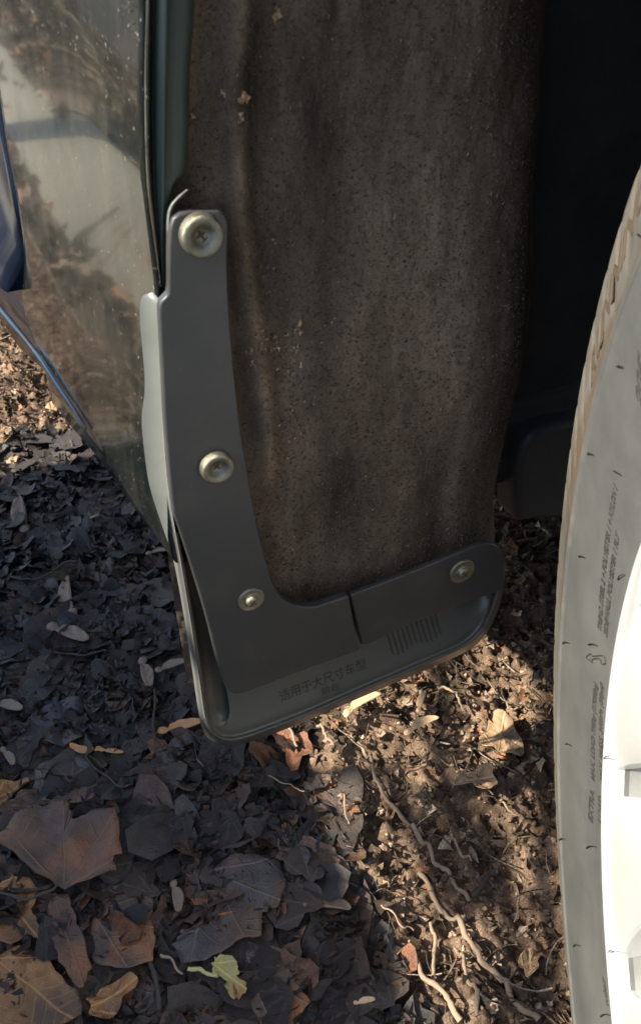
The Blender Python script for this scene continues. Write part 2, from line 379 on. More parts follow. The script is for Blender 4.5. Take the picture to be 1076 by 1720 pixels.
def tube_mesh(name, pts, r0, r1, ns=6, lump=0.):
    pts = np.asarray(pts, float); n = len(pts); T = np.gradient(pts, axis=0); T /= np.linalg.norm(T, axis=1)[:, None]+1e-9
    P = np.zeros((ns, n, 3)); up = np.array([.02, .01, 1.]); A = np.cross(T, up); A /= np.linalg.norm(A, axis=1)[:, None]+1e-9; B = np.cross(T, A)
    rr = np.linspace(r0, r1, n)*(1+lump*(rng.random(n)-.5)*2)
    for j in range(ns):
        a = 2*math.pi*j/ns; P[j] = pts+(A*math.cos(a)+B*math.sin(a))*rr[:, None]
    return grid(name, P, closed=True)
def tube(name, pts, r0, r1, m, parent=None, lump=0.):
    return link(name, tube_mesh(name, pts, r0, r1, lump=lump), m, parent)

def outline_leaf(pxs, m, label, lift, seed, wav=.003, rise=.01, stalk=None):
    """leaf with an irregular outline given on the ground, veined folds from its stalk end"""
    P0 = np.array([ground_at(*p) for p in pxs]); zc = P0[:, 2].mean()+lift; c = P0.mean(0); n0 = len(pxs)
    o = np.vstack([P0[:, :2], P0[:1, :2]])-c[:2]; r = np.random.default_rng(seed); out = []
    for a, b in zip(o[:-1], o[1:]):
        for t in (0, .25, .5, .75): out.append(a*(1-t)+b*t+(r.random(2)-.5)*.0022)
    out = np.array(out); n = len(out); rings = 8; V = [(0, 0, 0)]
    for k in range(1, rings+1):
        for q_ in out*k/rings: V.append((q_[0], q_[1], 0))
    V = np.array(V, float); st_ = o[stalk] if stalk is not None else o[0]; d = V[:, :2]-st_; an = np.arctan2(d[:, 1], d[:, 0]); L = np.hypot(d[:, 0], d[:, 1])
    ex = np.hypot(V[:, 0], V[:, 1])
    V[:, 2] = wav*np.abs(np.sin(an*3.2+1))*L/.05+wav*2.2*vnoise(V[:, 0], V[:, 1], 45, seed)+wav*.9*vnoise(V[:, 0], V[:, 1], 150, seed+3)+rise*(ex/.05)**2*(.5+vnoise(V[:, 0]*1., V[:, 1], 18, seed+1))
    F = [(0, 1+i, 1+(i+1) % n) for i in range(n)]
    for k in range(rings-1):
        a, b = 1+k*n, 1+(k+1)*n; F += [(a+i, b+i, b+(i+1) % n, a+(i+1) % n) for i in range(n)]
    me = mesh('dead_leaf', V, F); cg = out.mean(0)-st_; leafco(me, V, st_, math.atan2(cg[1], cg[0])); ob = link('dead_leaf', me, m); ob.location = (c[0], c[1], zc); solid(ob, .0005)
    return tag(ob, label, 'leaf')
big_leaf = outline_leaf([(48, 1392), (70, 1384), (124, 1381), (131, 1398), (134, 1412), (160, 1400), (200, 1389), (208, 1420), (212, 1470), (200, 1478), (208, 1500), (160, 1510), (118, 1522), (75, 1500), (20, 1455), (-6, 1440), (24, 1430), (30, 1408)], M_BROWN, 'large grey-brown lobed leaf lying flat at the lower left of the litter', .022, 3, stalk=12)
outline_leaf([(96, 1524), (120, 1524), (132, 1560), (150, 1600), (160, 1650), (148, 1692), (128, 1672), (108, 1640), (92, 1590), (86, 1560)], M_BROWN, 'long narrow curled brown leaf just below the large lobed leaf', .016, 4, rise=.016)
outline_leaf([(355, 1475), (400, 1452), (440, 1458), (470, 1475), (482, 1500), (470, 1540), (442, 1550), (438, 1590), (400, 1600), (350, 1640), (308, 1640), (296, 1610), (306, 1585), (328, 1575), (350, 1540), (356, 1500)], M_GREY, 'broad flat grey leaf in the centre of the bottom edge area', .012, 9, wav=.0018)
outline_leaf([(160, 1540), (205, 1508), (225, 1470), (245, 1490), (262, 1520), (258, 1560), (268, 1600), (262, 1640), (215, 1650), (165, 1640), (155, 1590)], M_RUSTY, 'rust-brown flat leaf right of the large lobed leaf', .012, 7, wav=.0018)
outline_leaf([(0, 1500), (30, 1488), (60, 1495), (72, 1520), (60, 1545), (75, 1575), (74, 1600), (50, 1590), (30, 1610), (0, 1600), (-30, 1560)], M_ORANGE, 'ochre crumpled leaf at the left picture edge under the large lobed leaf', .012, 5, wav=.004)
outline_leaf([(0, 1625), (40, 1605), (80, 1620), (110, 1660), (140, 1690), (150, 1740), (60, 1760), (-20, 1740), (-30, 1660)], M_ORANGE, 'big ochre crumpled leaf in the bottom left corner', .012, 6, wav=.004)
outline_leaf([(360, 1640), (372, 1628), (392, 1632), (404, 1650), (402, 1665), (418, 1680), (414, 1698), (396, 1700), (382, 1684), (380, 1664), (358, 1660)], M_YELLOW, 'small yellow-green leaf with pale stalk at the bottom', .018, 11, wav=.003)
outline_leaf([(70, 1300), (120, 1285), (160, 1300), (175, 1330), (160, 1360), (110, 1370), (60, 1345)], M_GREY, 'dark flat leaf above the large lobed leaf', .012, 14, wav=.0018)
outline_leaf([(420, 1640), (470, 1605), (505, 1610), (498, 1660), (520, 1700), (500, 1740), (440, 1740), (415, 1690)], M_RUSTY, 'flat rusty grey leaf at the bottom right of the yellow-green leaf', .010, 12, wav=.0018)
leaf(240, 1620, 170, 15, M_GREY, 'flat grey-brown leaf below the rust-brown leaf', asp=.8, curl=.1, lift=.006, seed=8)
leaf(375, 1608, 130, -20, M_GREY, 'grey-brown leaf piece above the yellow-green leaf', asp=.7, curl=.12, lift=.012, seed=10)
leaf(560, 1700, 150, 60, M_BROWN, 'brown flat leaf cut by the bottom picture edge', asp=.7, curl=.15, lift=.006, seed=13)
leaf(300, 1300, 120, -40, M_GREY, 'reddish grey leaf piece below the flap corner', asp=.7, curl=.2, lift=.010, seed=15)
leaf(60, 1370, 90, 10, M_BROWN, 'small reddish brown leaf at left, above the large lobed leaf', asp=.6, curl=.4, lift=.014, seed=16)
leaf(100, 1230, 120, 0, M_DARKL, 'blue-black damp leaf left of the paired seeds', asp=.8, curl=.12, lift=.010, seed=17)
leaf(190, 1690, 90, 30, M_ORANGE, 'small orange-brown leaf piece at the bottom left', asp=.5, curl=.3, lift=.012, seed=18)
leaf(25, 1345, 60, 30, M_ORANGE, 'little orange curled leaf at the left picture edge', asp=.6, curl=.6, lift=.012, seed=19)
leaf(838, 1250, 90, 80, M_TAN, 'pale heart-shaped dry leaf in the sun beside the tyre', asp=.7, curl=.3, lift=.010, seed=20)
leaf(885, 1632, 50, 70, M_TAN, 'small bright tan leaf low beside the tyre', asp=.6, curl=.8, lift=.012, seed=21)
leaf(800, 1320, 70, 10, M_TAN, 'ochre dry leaf scrap in the sunlit soil near the tyre', asp=.6, curl=.4, lift=.008, seed=22)
leaf(20, 745, 55, 10, M_TAN, 'pale curled leaf in the far sunlit patch at left', asp=.7, curl=.6, lift=.012, seed=23)
leaf(90, 700, 45, 40, M_TAN, 'tan leaf scrap in the far sunlit patch beside the sill', asp=.6, curl=.6, lift=.012, seed=24)
leaf(20, 795, 45, 10, M_TAN, 'pale leaf scrap at the edge of the shade at far left', asp=.6, curl=.6, lift=.012, seed=25)
leaf(490, 1440, 80, -55, M_GREY, 'long grey leaf piece at the border of the sunlit soil', asp=.45, curl=.4, lift=.012, seed=26)
# a group of matted leaves nothing tells apart
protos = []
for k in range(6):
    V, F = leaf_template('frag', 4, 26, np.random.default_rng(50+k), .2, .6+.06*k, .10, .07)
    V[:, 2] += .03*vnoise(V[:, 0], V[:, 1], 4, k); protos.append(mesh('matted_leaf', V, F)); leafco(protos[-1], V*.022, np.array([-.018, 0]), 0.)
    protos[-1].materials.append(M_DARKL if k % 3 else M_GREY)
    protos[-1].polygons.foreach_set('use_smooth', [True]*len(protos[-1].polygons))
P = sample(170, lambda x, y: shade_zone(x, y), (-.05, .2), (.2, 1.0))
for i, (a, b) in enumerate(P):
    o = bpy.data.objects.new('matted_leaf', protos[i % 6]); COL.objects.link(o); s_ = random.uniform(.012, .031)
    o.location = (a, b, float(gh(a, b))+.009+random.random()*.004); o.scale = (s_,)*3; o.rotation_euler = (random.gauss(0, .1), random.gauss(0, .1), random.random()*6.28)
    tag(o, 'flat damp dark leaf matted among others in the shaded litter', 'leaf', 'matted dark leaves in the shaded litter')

def samara_mesh(L, seed=0, nut=True):
    r = np.random.default_rng(seed); nx, ny = 22, 9; P = np.zeros((nx, ny, 3)); wb = r.uniform(.15, .20); cv = r.uniform(-.10, .10)
    for i in range(nx):
        t = i/(nx-1); x = t*L
        tt = max(0, (t-.20)/.80); lead = .045+.02*math.sin(tt*3); trail = wb*math.sin(math.pi*min(1, tt**.75*.90+.02))+.03
        if t < .24: lead = trail = .085*math.sqrt(max(0, 1-((t-.12)/.125)**2))+.012
        if i == nx-1: lead, trail = .01, .03
        for j in range(ny):
            v = j/(ny-1); y = (-lead+(lead+trail)*v)*L+cv*L*math.sin(t*2.6)
            z = .07*L*math.exp(-((t-.12)/.07)**2)*(1-(2*v-1)**2)+.030*L*math.exp(-((v-.12)/.12)**2)*(t > .2)+.012*L*math.sin(t*22+v*9)*(t > .25)*v+.10*L*(t-.2)**2
            P[i, j] = (x-L/2, y, z)
    return grid('samara', P)
SAM = [(305, 1241, 76, 8, M_ORANGE, 'tan winged seed lying against the lower corner of the flap'),
 (150, 1274, 52, 175, M_ORANGE, 'left ochre seed wing of the small pair above the large lobed leaf'),
 (192, 1283, 44, -15, M_ORANGE, 'right ochre seed wing of the small pair above the large lobed leaf'),
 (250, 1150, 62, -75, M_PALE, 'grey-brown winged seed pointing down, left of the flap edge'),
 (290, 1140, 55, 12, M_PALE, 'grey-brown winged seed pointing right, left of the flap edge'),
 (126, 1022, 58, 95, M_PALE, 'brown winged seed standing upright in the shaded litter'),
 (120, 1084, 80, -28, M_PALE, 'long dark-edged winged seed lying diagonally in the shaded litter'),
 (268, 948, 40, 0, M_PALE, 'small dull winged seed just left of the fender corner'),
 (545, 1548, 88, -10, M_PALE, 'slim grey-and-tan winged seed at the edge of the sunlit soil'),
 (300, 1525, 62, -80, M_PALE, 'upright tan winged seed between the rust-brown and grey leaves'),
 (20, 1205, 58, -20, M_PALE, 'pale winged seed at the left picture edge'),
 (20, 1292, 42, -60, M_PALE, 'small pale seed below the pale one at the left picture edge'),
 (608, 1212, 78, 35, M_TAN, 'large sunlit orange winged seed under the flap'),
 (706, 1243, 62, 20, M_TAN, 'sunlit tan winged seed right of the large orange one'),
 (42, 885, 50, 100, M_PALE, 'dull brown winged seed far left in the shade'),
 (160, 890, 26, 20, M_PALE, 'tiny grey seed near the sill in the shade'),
 (705, 1200, 34, 70, M_TAN, 'small sunlit seed husk above the tan winged seed'),
 (610, 1700, 36, 10, M_TAN, 'small round tan seed at the bottom edge'),
 (645, 1150, 30, 80, M_TAN, 'little sunlit seed husk close under the flap')]
for i, (px, py, L, ang, m, lab) in enumerate(SAM):
    _, mpp = img_dir(px, py, ang); put('winged_seed', samara_mesh(L*mpp*1.0, i), m, px, py, ang, .016, lab, 'seed', (random.gauss(0, .15), -.1), 'winged seeds on the ground', .0005)
def twig(pxs, r0, r1, m, label, lift=.008, lump=.25, name='twig', side=None):
    P = np.array([ground_at(*p) for p in cr([(a, b) for a, b in pxs], 6*len(pxs))]); P = P*1.
    k = np.ones(9)/9; z = np.convolve(np.pad(P[:, 2], 4, mode='edge'), k, 'valid'); P[:, 2] = z+lift; kk = np.arange(len(P)); P[:, 0] += .0007*np.sin(kk*.55+rng.random()*6); P[:, 1] += .0007*np.sin(kk*.47+rng.random()*6); P[:, 2] += .001-.003*np.sin(kk*.21+rng.random()*6)
    c = P.mean(0); o = link(name, tube_mesh(name, P-c, r0, r1, 7, lump), m); o.location = c
    return tag(o, label, 'twig')
twig([(600, 1262), (622, 1300), (652, 1355), (688, 1400)], 0.00136, 0.00186, M_TWIG, 'knobbly root running down from under the flap')
twig([(690, 1400), (725, 1450), (762, 1490), (785, 1525)], 0.00198, 0.00161, M_TWIG, 'knobbly root in the middle of the sunlit soil')
twig([(700, 1470), (740, 1530), (775, 1570), (810, 1630), (860, 1680), (900, 1725)], 0.00174, 0.00211, M_TWIG, 'long knobbly root running to the bottom beside the tyre')
twig([(680, 1598), (705, 1645), (740, 1680), (772, 1722)], 0.00161, 0.00198, M_TWIG, 'knobbly root leaving at the bottom edge of the picture')
twig([(722, 1560), (728, 1610), (724, 1650)], 0.00136, 0.00149, M_TWIG, 'short upright root between the two lower roots')
twig([(760, 1600), (785, 1650), (800, 1722)], 0.00124, 0.00149, M_TWIG, 'thin root right of the short upright one')
twig([(728, 1165), (755, 1185), (782, 1215)], 0.00136, 0.00087, M_TWIG, 'straight pale twig in the sun under the flap end', .016)
twig([(532, 1245), (552, 1265), (562, 1278)], 0.00124, 0.00124, M_TWIG, 'short pale stick in the sun right of the flap corner', .016)
twig([(478, 1228), (490, 1250), (500, 1275)], 0.00112, 0.00099, M_TWIG, 'thin pale stick nearest the flap corner', .016)
twig([(828, 1180), (850, 1195), (885, 1210), (900, 1222)], 0.00087, 0.00099, M_TWIG, 'curved pale twig near the tyre at the sun edge', .014)
twig([(865, 1228), (890, 1226), (915, 1224)], 0.00062, 0.00050, M_TWIG, 'thin stem pointing at the tyre', .014)
twig([(575, 1355), (580, 1385), (587, 1405)], 0.00087, 0.00062, M_TWIG, 'small hooked pale stem left of the first root', .014)
twig([(752, 1430), (772, 1445), (790, 1462)], 0.00112, 0.00087, M_TWIG, 'short pale stick right of the middle root', .014)
twig([(790, 1520), (815, 1495), (835, 1465)], .0024, .0018, M_TWIGD, 'dark twig slanting up toward the tyre', .012)
twig([(640, 1535), (665, 1565), (690, 1580)], 0.00074, 0.00056, M_TWIG, 'thin curved stem left of the lower roots', .014)
twig([(840, 1365), (860, 1385), (875, 1398)], 0.00087, 0.00062, M_TWIG, 'small stem in shade beside the tyre', .014)
twig([(322, 1654), (345, 1655), (368, 1662)], .0014, .0012, m_plain('yellow_stalk', (.40, .38, .16), .5), 'pale yellow stalk of the yellow-green leaf at the bottom', .02)
twig([(450, 1328), (480, 1338), (512, 1347)], 0.00062, 0.00043, M_TWIG, 'thin pale straw left of the sunlit soil', .016)
twig([(252, 1612), (262, 1650), (275, 1722)], .0020, .0014, M_TWIGD, 'black twig running to the bottom edge', .018)
twig([(264, 1180), (264, 1230), (263, 1290)], .0010, .0008, M_TWIGD, 'thin dark upright stem below the grey seeds', .018)
twig([(95, 1118), (150, 1120), (185, 1120)], .0010, .0008, M_TWIGD, 'thin dark stem lying level in the shaded litter', .018)
twig([(20, 990), (70, 992), (110, 975), (135, 968)], .0013, .0009, M_TWIGD, 'bent dark twig in the far shaded litter', .018)
twig([(150, 1300), (180, 1325), (215, 1345)], .0010, .0009, M_TWIGD, 'thin dark stem above the large lobed leaf', .018)
twig([(0, 1540), (50, 1547), (95, 1535), (115, 1515)], .0012, .0009, M_TWIGD, 'curved brown stem beneath the large lobed leaf', .03)
twig([(275, 1620), (295, 1640), (310, 1660)], 0.00099, 0.00074, M_TWIG, 'short reddish stick left of the yellow-green leaf', .016)

# ------------------------------------------------------------------ the car
car = bpy.data.objects.new('parked_car', None); COL.objects.link(car); car.location = (.9, .8, 0)
PINV[car.name] = Matrix.Translation((-.9, -.8, 0))
tag(car, 'dark green car with muddy front wing, brown felt wheel arch liner and silver front wheel', 'car')
# body side line: X on the lip as a function of z
LIP = [(245, 0), (243, 150), (246, 300), (258, 400), (268, 480), (276, 640), (278, 800), (285, 900), (292, 941)]
lw = np.array([onY(x, y, .352) for x, y in LIP]); lz, lx = lw[::-1, 2], lw[::-1, 0]
lz = np.concatenate([lz, [.62, 1.05]]); lx = np.concatenate([lx, [lx[-1]+.002, lx[-1]+.03]])
def lipx(z): return np.interp(z, lz, lx)
ZB = float(lz[0])                                     # height of the wing's lower corner
def bodyx(y, z):
    base = .075+.055*(z-.30)+.0                       # slight lean inwards with height
    t = smooth01(.352, .46, y); return lipx(z)*(1-t)+base*t-.1*(y-.352)-.004*np.sin(np.clip((y-.352)/.3, 0, 1)*3.14)
def on_body(px, py, off=0.):
    Yk = .6
    d = ray(px, py); lo, hi = .2, 3.0
    f = lambda t: (CC+d*t)[0]-bodyx((CC+d*t)[1], (CC+d*t)[2])-off
    ts = np.linspace(.3, 3, 500); v = np.array([f(t) for t in ts]); i = np.nonzero((v[:-1] < 0) & (v[1:] >= 0))[0]
    if len(i) == 0: return None
    t = ts[i[0]]-v[i[0]]*(ts[i[0]+1]-ts[i[0]])/(v[i[0]+1]-v[i[0]]); return CC+d*t
gap = [on_body(x, y) for x, y in [(0, 170), (12, 250), (28, 330), (38, 400), (40, 440), (35, 490), (46, 545), (75, 607)]]
gap = [p for p in gap if p is not None]
gz = np.array([p[2] for p in gap])[::-1]; gyy = np.array([p[1] for p in gap])[::-1]
o_ = np.argsort(gz); gz, gyy = gz[o_], gyy[o_]
def gapy(z): return np.interp(z, gz, gyy)
crease = [on_body(x, y) for x, y in [(0, 515), (40, 562), (75, 607), (130, 690), (170, 755), (230, 850), (290, 938)]]
crease = [p for p in crease if p is not None]; cy = np.array([p[1] for p in crease])[::-1]; cz = np.array([p[2] for p in crease])[::-1]
o_ = np.argsort(cy); cy, cz = cy[o_], cz[o_]
print('gap', np.round(np.stack([gz, gyy], 1), 3).tolist()); print('crease', np.round(np.stack([cy, cz], 1), 3).tolist(), 'ZB', ZB)
def crz(y): return np.interp(y, cy, cz)
gl = [on_body(x, y) for x, y in [(0, 594), (60, 648), (100, 692), (160, 768), (220, 852), (285, 936)]]; gl = [p for p in gl if p is not None]
gly = np.array([p[1] for p in gl])[::-1]; glz = np.array([p[2] for p in gl])[::-1]
def lowz(y): return max(0., float(crz(y)-np.interp(y, gly, glz)))
def panel(name, ya, yb, za, zb_, ny, nz, m, off=0., ret_a=True, ret_b=True, bottom=True, prof=None):
    """body panel between two y-curves; returns folded edges and a rolled lower edge"""
    P = []
    vv = np.concatenate([[-3, -2, -1], np.linspace(0, 1, nz)]) if bottom else np.linspace(0, 1, nz)
    for v in vv:
        row = []
        for j in range(-1, ny+1):
            u = min(max(j, 0), ny-1)/(ny-1); 
            z1 = zb_; y_ = ya(z1)+(yb(z1)-ya(z1))*u; z0 = za(y_); z = z0+(z1-z0)*max(v, 0)
            y_ = ya(z)+(yb(z)-ya(z))*u; z0 = za(y_); z = z0+(z1-z0)*max(v, 0)
            x = bodyx(y_, z)+off
            low = lowz(y_); sc_ = float(smooth01(.44, .56, y_))
            x += prof(y_, z) if prof else 0
            if v == -1: z -= .003*sc_+.0004; x -= .0015*sc_
            if v == -2: z -= low; x -= .002*sc_-.001
            if v == -3: z -= low+.006; x += .03
            if j == -1 and ret_a: x += .012; 
            if j == ny and ret_b: x += .012
            row.append((x, y_+(.0005 if j == -1 else -.0005 if j == ny else 0), z))
        P.append(row)
    return link(name, grid(name, P), m, car)
fen = panel('front_wing', lambda z: .352, lambda z: gapy(z)-.0025, crz, .72, 40, 60, PAINT, ret_a=False)
pz = lambda y: crz(min(y, cy[-1]))
doorb = [on_body(x, y) for x, y in [(0, 372), (0, 440), (34, 488)]]
dz_ = doorb[-1][2] if doorb[-1] is not None else .33
zc1 = on_body(34, 386)[2]
def doorprof(y, z): return -.016*float(smooth01(zc1+.004, zc1-.035, z))*float(smooth01(.60, .66, y))
door = panel('front_door', lambda z: gapy(z)+.0025, lambda z: 1.75, lambda y: dz_, .98, 50, 30, BLUE, off=.001, bottom=False, prof=doorprof)
sill = panel('sill', lambda z: gapy(z)+.0025, lambda z: 1.8, pz, dz_-.004, 40, 10, BLUE, off=.004, ret_b=False, prof=lambda y, z: .25*max(0, dz_-z))
SKYREFL = m_plain('sill_sky_reflection', (.003, .014, .034), .22, 0, None, .2, 20)  # blue of the sky reflected on the sill crease, as a colour
tr = [on_body(x, y) for x, y in cr([(-20, 488), (0, 512), (40, 560), (78, 608), (104, 648), (128, 684), (150, 720)], 40)]
tr = np.array([p+np.array([-.002, 0, 0]) for p in tr if p is not None]); link('sill_sky_line', tube_mesh('sill_sky_line', tr, .0030, .0006, 8), SKYREFL, car)  # added tube that carries the painted sky reflection along the crease
# upper wing over the arch + bonnet + cabin block (above the picture): closes the wheel house to the sky
bm = bmesh.new()
def addbox(bm, a, b):
    vs_ = [bm.verts.new((x, y, z)) for x in (a[0], b[0]) for y in (a[1], b[1]) for z in (a[2], b[2])]
    for f in ((0, 1, 3, 2), (4, 6, 7, 5), (0, 4, 5, 1), (2, 3, 7, 6), (0, 2, 6, 4), (1, 5, 7, 3)): bm.faces.new([vs_[i] for i in f])
def boxobj(name, a, b, m, parent=car, bev=.01, kind=None):
    bm = bmesh.new(); addbox(bm, a, b); bmesh.ops.recalc_face_normals(bm, faces=bm.faces); me = bpy.data.meshes.new(name); bm.to_mesh(me); bm.free()
    o = link(name, me, m, parent, smooth=False)
    if bev: md = o.modifiers.new('Bevel', 'BEVEL'); md.width = bev; md.segments = 3
    return o
boxobj('bonnet', (.125, -.75, .78), (1.65, .60, .92), PAINT, bev=.03)
boxobj('cabin', (.14, .66, .30), (1.6, 3.0, 1.0), PAINT, bev=.03)
boxobj('roof', (.30, 1.1, 1.005), (1.45, 3.0, 1.42), PAINT, bev=.12)
boxobj('underbody', (.16, .44, .215), (1.55, 3.4, .29), DARK, bev=.008)
boxobj('front_bumper', (.13, -1.0, .2), (1.6, -.5, .775), PAINT, bev=.06)
# arch upper skin
A = []
for k in range(25):
    y = .352-(k/24)*.86; za = .66+.05*math.sin(k/24*math.pi); A.append([(float(lipx(z))+.0, y, z) for z in np.linspace(za, .80, 5)])
link('upper_wing', grid('upper_wing', A), PAINT, car)

# lip flange: bright rolled edge, groove, green flange with ridge
def strip(name, cols, n, m, parent, sub=None):
    """cols: list of (list of (px,py), Y); lofted between columns"""
    P = np.array([[onY(x, y, Yc) for x, y in cr(c, n)] for c, Yc in cols])
    me = grid(name, P.transpose(1, 0, 2)); o = link(name, me, m, parent)
    if sub: md = o.modifiers.new('Subdivision', 'SUBSURF'); md.levels = md.render_levels = sub
    return o
top = -260
E_ = [(245, top), (245, 0), (243, 150), (246, 300), (258, 400), (269, 482)]
def sh(c, d): return [(x+dd, y) for (x, y), dd in zip(c, d)]
strip('wing_lip', [(E_, .3515), (sh(E_, [5, 4, 4, 4, 3, 2]), .3470), (sh(E_, [10, 9, 9, 8, 6, 3]), .3495), (sh(E_, [13, 12, 12, 10, 7, 4]), .356)], 40, PAINT, car, 1)
fl = strip('lip_flange', [(sh(E_, [14, 13, 13, 12, 8, 3]), .356), (sh(E_, [18, 16, 17, 15, 9, 3.5]), .3505), (sh(E_, [30, 28, 28, 24, 12, 4]), .3500), (sh(E_, [36, 34, 33, 28, 14, 4.5]), .3480),
                      (sh(E_, [42, 40, 38, 32, 16, 5]), .3505), ([(320, top), (312, 0), (306, 150), (303, 270), (284, 330), (275, 485)], .3510), ([(330, top), (325, 0), (317, 120), (312, 280), (288, 322), (277, 485)], .3515), ([(332, top), (327, 0), (319, 120), (314, 282), (290, 324), (278, 485)], .357)], 60, FLANGE, car, 1)
# bright clip edge beside the top screw
cl = [(279, 496), (279, 430), (279, 370), (284, 346), (297, 330), (312, 318)]
clipm = m_plain('pale_sheen_plastic', (.13, .14, .125), .32)  # black plastic; sun and sky sheen is put into the paler grey
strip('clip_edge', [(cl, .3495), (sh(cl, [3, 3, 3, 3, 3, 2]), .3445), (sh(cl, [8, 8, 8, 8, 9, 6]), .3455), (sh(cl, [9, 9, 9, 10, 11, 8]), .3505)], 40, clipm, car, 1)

# wheel arch liner (felt): height field in (X, z)
def liner_right(z):
    pts = [(958, 0), (955, 200), (942, 320), (920, 500), (905, 640), (888, 740), (862, 860), (845, 935), (840, 1010)]
    w_ = np.array([onY(x, y, .372) for x, y in pts]); o = np.argsort(w_[:, 2]); return np.interp(z, w_[o, 2], w_[o, 0])
rid = np.array([onY(x, y, .362) for x, y in [(395, -100), (398, 60), (402, 300), (415, 450), (432, 600), (442, 740), (470, 1000)]]); ro = np.argsort(rid[:, 2])
nz, nx = 300, 220; zz = np.linspace(.17, .80, nz); P = np.zeros((nz, nx, 3)); dust = np.zeros((nz, nx))
for i, z in enumerate(zz):
    xr = float(liner_right(z)); u = np.linspace(0, 1, nx); xl = float(lipx(z))+.006
    x = xl+(xr+.03-xl)*u; yb = .366+.004*np.sin(z*30)+.028*(1-smooth01(.190, .222, z))*smooth01(.33, .27, x)+.026*(1-smooth01(.29, .32, z))*smooth01(.118, .104, x)*smooth01(.19, .222, z)
    xrd = float(np.interp(z, rid[ro, 2], rid[ro, 0]))
    rdg = .008*np.exp(-((x-xrd)/.007)**2)*smooth01(.30, .36, z)
    back = np.where(x > xr-.06, (np.clip(x-(xr-.06), 0, 1)/.06)**2*.030, 0)
    fwd = -2.4*np.clip(z-.585, 0, 1)**1.4
    P[i, :, 0] = x; P[i, :, 2] = z
    P[i, :, 1] = yb-rdg+back+fwd+.0025*vnoise(x, np.full(nx, z), 40, 1)+.0016*vnoise(x, np.full(nx, z), 120, 2)+.0010*vnoise(x, np.full(nx, z), 420, 3)+.010*(z-.4)*(z < .6)
    streak = np.clip(vnoise(x*3, np.full(nx, z), 12, 4)+.15, 0, 1)
    dust[i] = .55*np.exp(-((x-xrd-.001)/.005)**2)*(.5+vnoise(x, np.full(nx, z), 60, 7))*smooth01(.28, .36, z)*1.3 + .5*np.exp(-((x-xl-.012)/.006)**2)*smooth01(.49, .53, z) + .25*streak*np.clip((.40-z)/.15, 0, 1)
P[..., 1] = np.minimum(P[..., 1], .5)
me = grid('wheel_arch_liner', P); tint(me, np.clip(dust, 0, 1).ravel()[:, None]*np.ones(3)); liner = link('wheel_arch_liner', me, FELT, car)
PINV[liner.name] = Matrix.Identity(4)
def lin_y(x, z):
    i = np.clip(((z-.17)/.63*(nz-1)).astype(int), 0, nz-1); xl = P[i, 0, 0]; xr = P[i, -1, 0]; j = np.clip(((x-xl)/(xr-xl)*(nx-1)).astype(int), 0, nx-1); return P[i, j, 1]
# felt fibres
n = 40000; fz = rng.uniform(.2, .62, n); fxx = rng.uniform(.085, .36, n); ok = fxx < liner_right(fz)-.004-.03*rng.random(n)**3; fz, fxx = fz[ok], fxx[ok]; n = len(fz)
fy = lin_y(fxx, fz); th = rng.random(n)*6.28; L = rng.uniform(.0008, .0030, n); wd = rng.uniform(.00003, .00009, n)
dx, dzz = np.cos(th)*L, np.sin(th)*L; out = rng.uniform(.0002, .0014, n)
A0 = np.stack([fxx-np.sin(th)*wd, fy+.0003, fz+np.cos(th)*wd], -1); A1 = np.stack([fxx+np.sin(th)*wd, fy+.0003, fz-np.cos(th)*wd], -1)
Mi = np.stack([fxx+dx*.5, fy-out, fz+dzz*.5], -1); Ti = np.stack([fxx+dx, fy-out*rng.uniform(.1, 1, n), fz+dzz], -1)
V = np.stack([A0, A1, Mi, Ti], 1).reshape(-1, 3); b4 = np.arange(n)*4
F = np.concatenate([np.stack([b4, b4+1, b4+2], -1), np.stack([b4+1, b4+3, b4+2], -1)])
me = mesh('felt_fibres', V, F); tint(me, np.repeat(palette(n, [(.20, .155, .12), (.28, .215, .165), (.14, .11, .085), (.40, .30, .22)], [4, 2, 4, .12]), 4, 0))
FIB = m_tinted('felt_fibre', .9, 200, 300, .1, .2, .6)
tag(link('felt_fibres', me, FIB, liner), kind='stuff')
# mud and leaf flecks stuck in the felt
pp = []
for (px, py, sp, k, s) in [(372, 155, 6, 3, 5), (400, 158, 7, 4, 6), (395, 195, 5, 8, 2), (462, 20, 8, 5, 4), (412, 575, 4, 5, 4), (496, 550, 6, 8, 3), (492, 590, 9, 12, 3.5), (488, 620, 5, 6, 3), (465, 580, 14, 14, 2), (415, 600, 5, 8, 2), (665, 365, 3, 2, 3), (480, 700, 30, 16, 1.8), (490, 740, 20, 10, 2), (640, 930, 60, 12, 1.5), (560, 880, 90, 30, 1.5), (560, 500, 90, 16, 1.3), (430, 560, 12, 20, 1.4), (330, 190, 6, 4, 3), (450, 450, 30, 14, 1.6), (620, 700, 150, 40, 1.2)]:
    for _ in range(k): pp.append((px+random.gauss(0, sp*.6), py+random.gauss(0, sp), s*random.uniform(.6, 1.2)))
VV, FF, TT = [], [], []
for (px, py, s) in pp:
    q_ = onY(px, py, .366); q_[1] = float(lin_y(np.array([q_[0]]), np.array([q_[2]]))[0])-.001; t, f = sml[random.randrange(16)]
    R_ = np.array([[1, 0, 0], [0, 0, 1], [0, 1.5, 0]]); a = random.random()*6; sc_ = s*.00030
    Vt = t.copy(); Vt[:, :2] = Vt[:, :2]@np.array([[math.cos(a), -math.sin(a)], [math.sin(a), math.cos(a)]]); Vt = (Vt@R_.T)*sc_*1.2+q_
    FF.append(f+sum(len(v) for v in VV)); VV.append(Vt); TT.append(np.repeat(palette(1, [(.45, .28, .16), (.5, .36, .24), (.3, .2, .13)], [2, 2, 2]), len(Vt), 0))
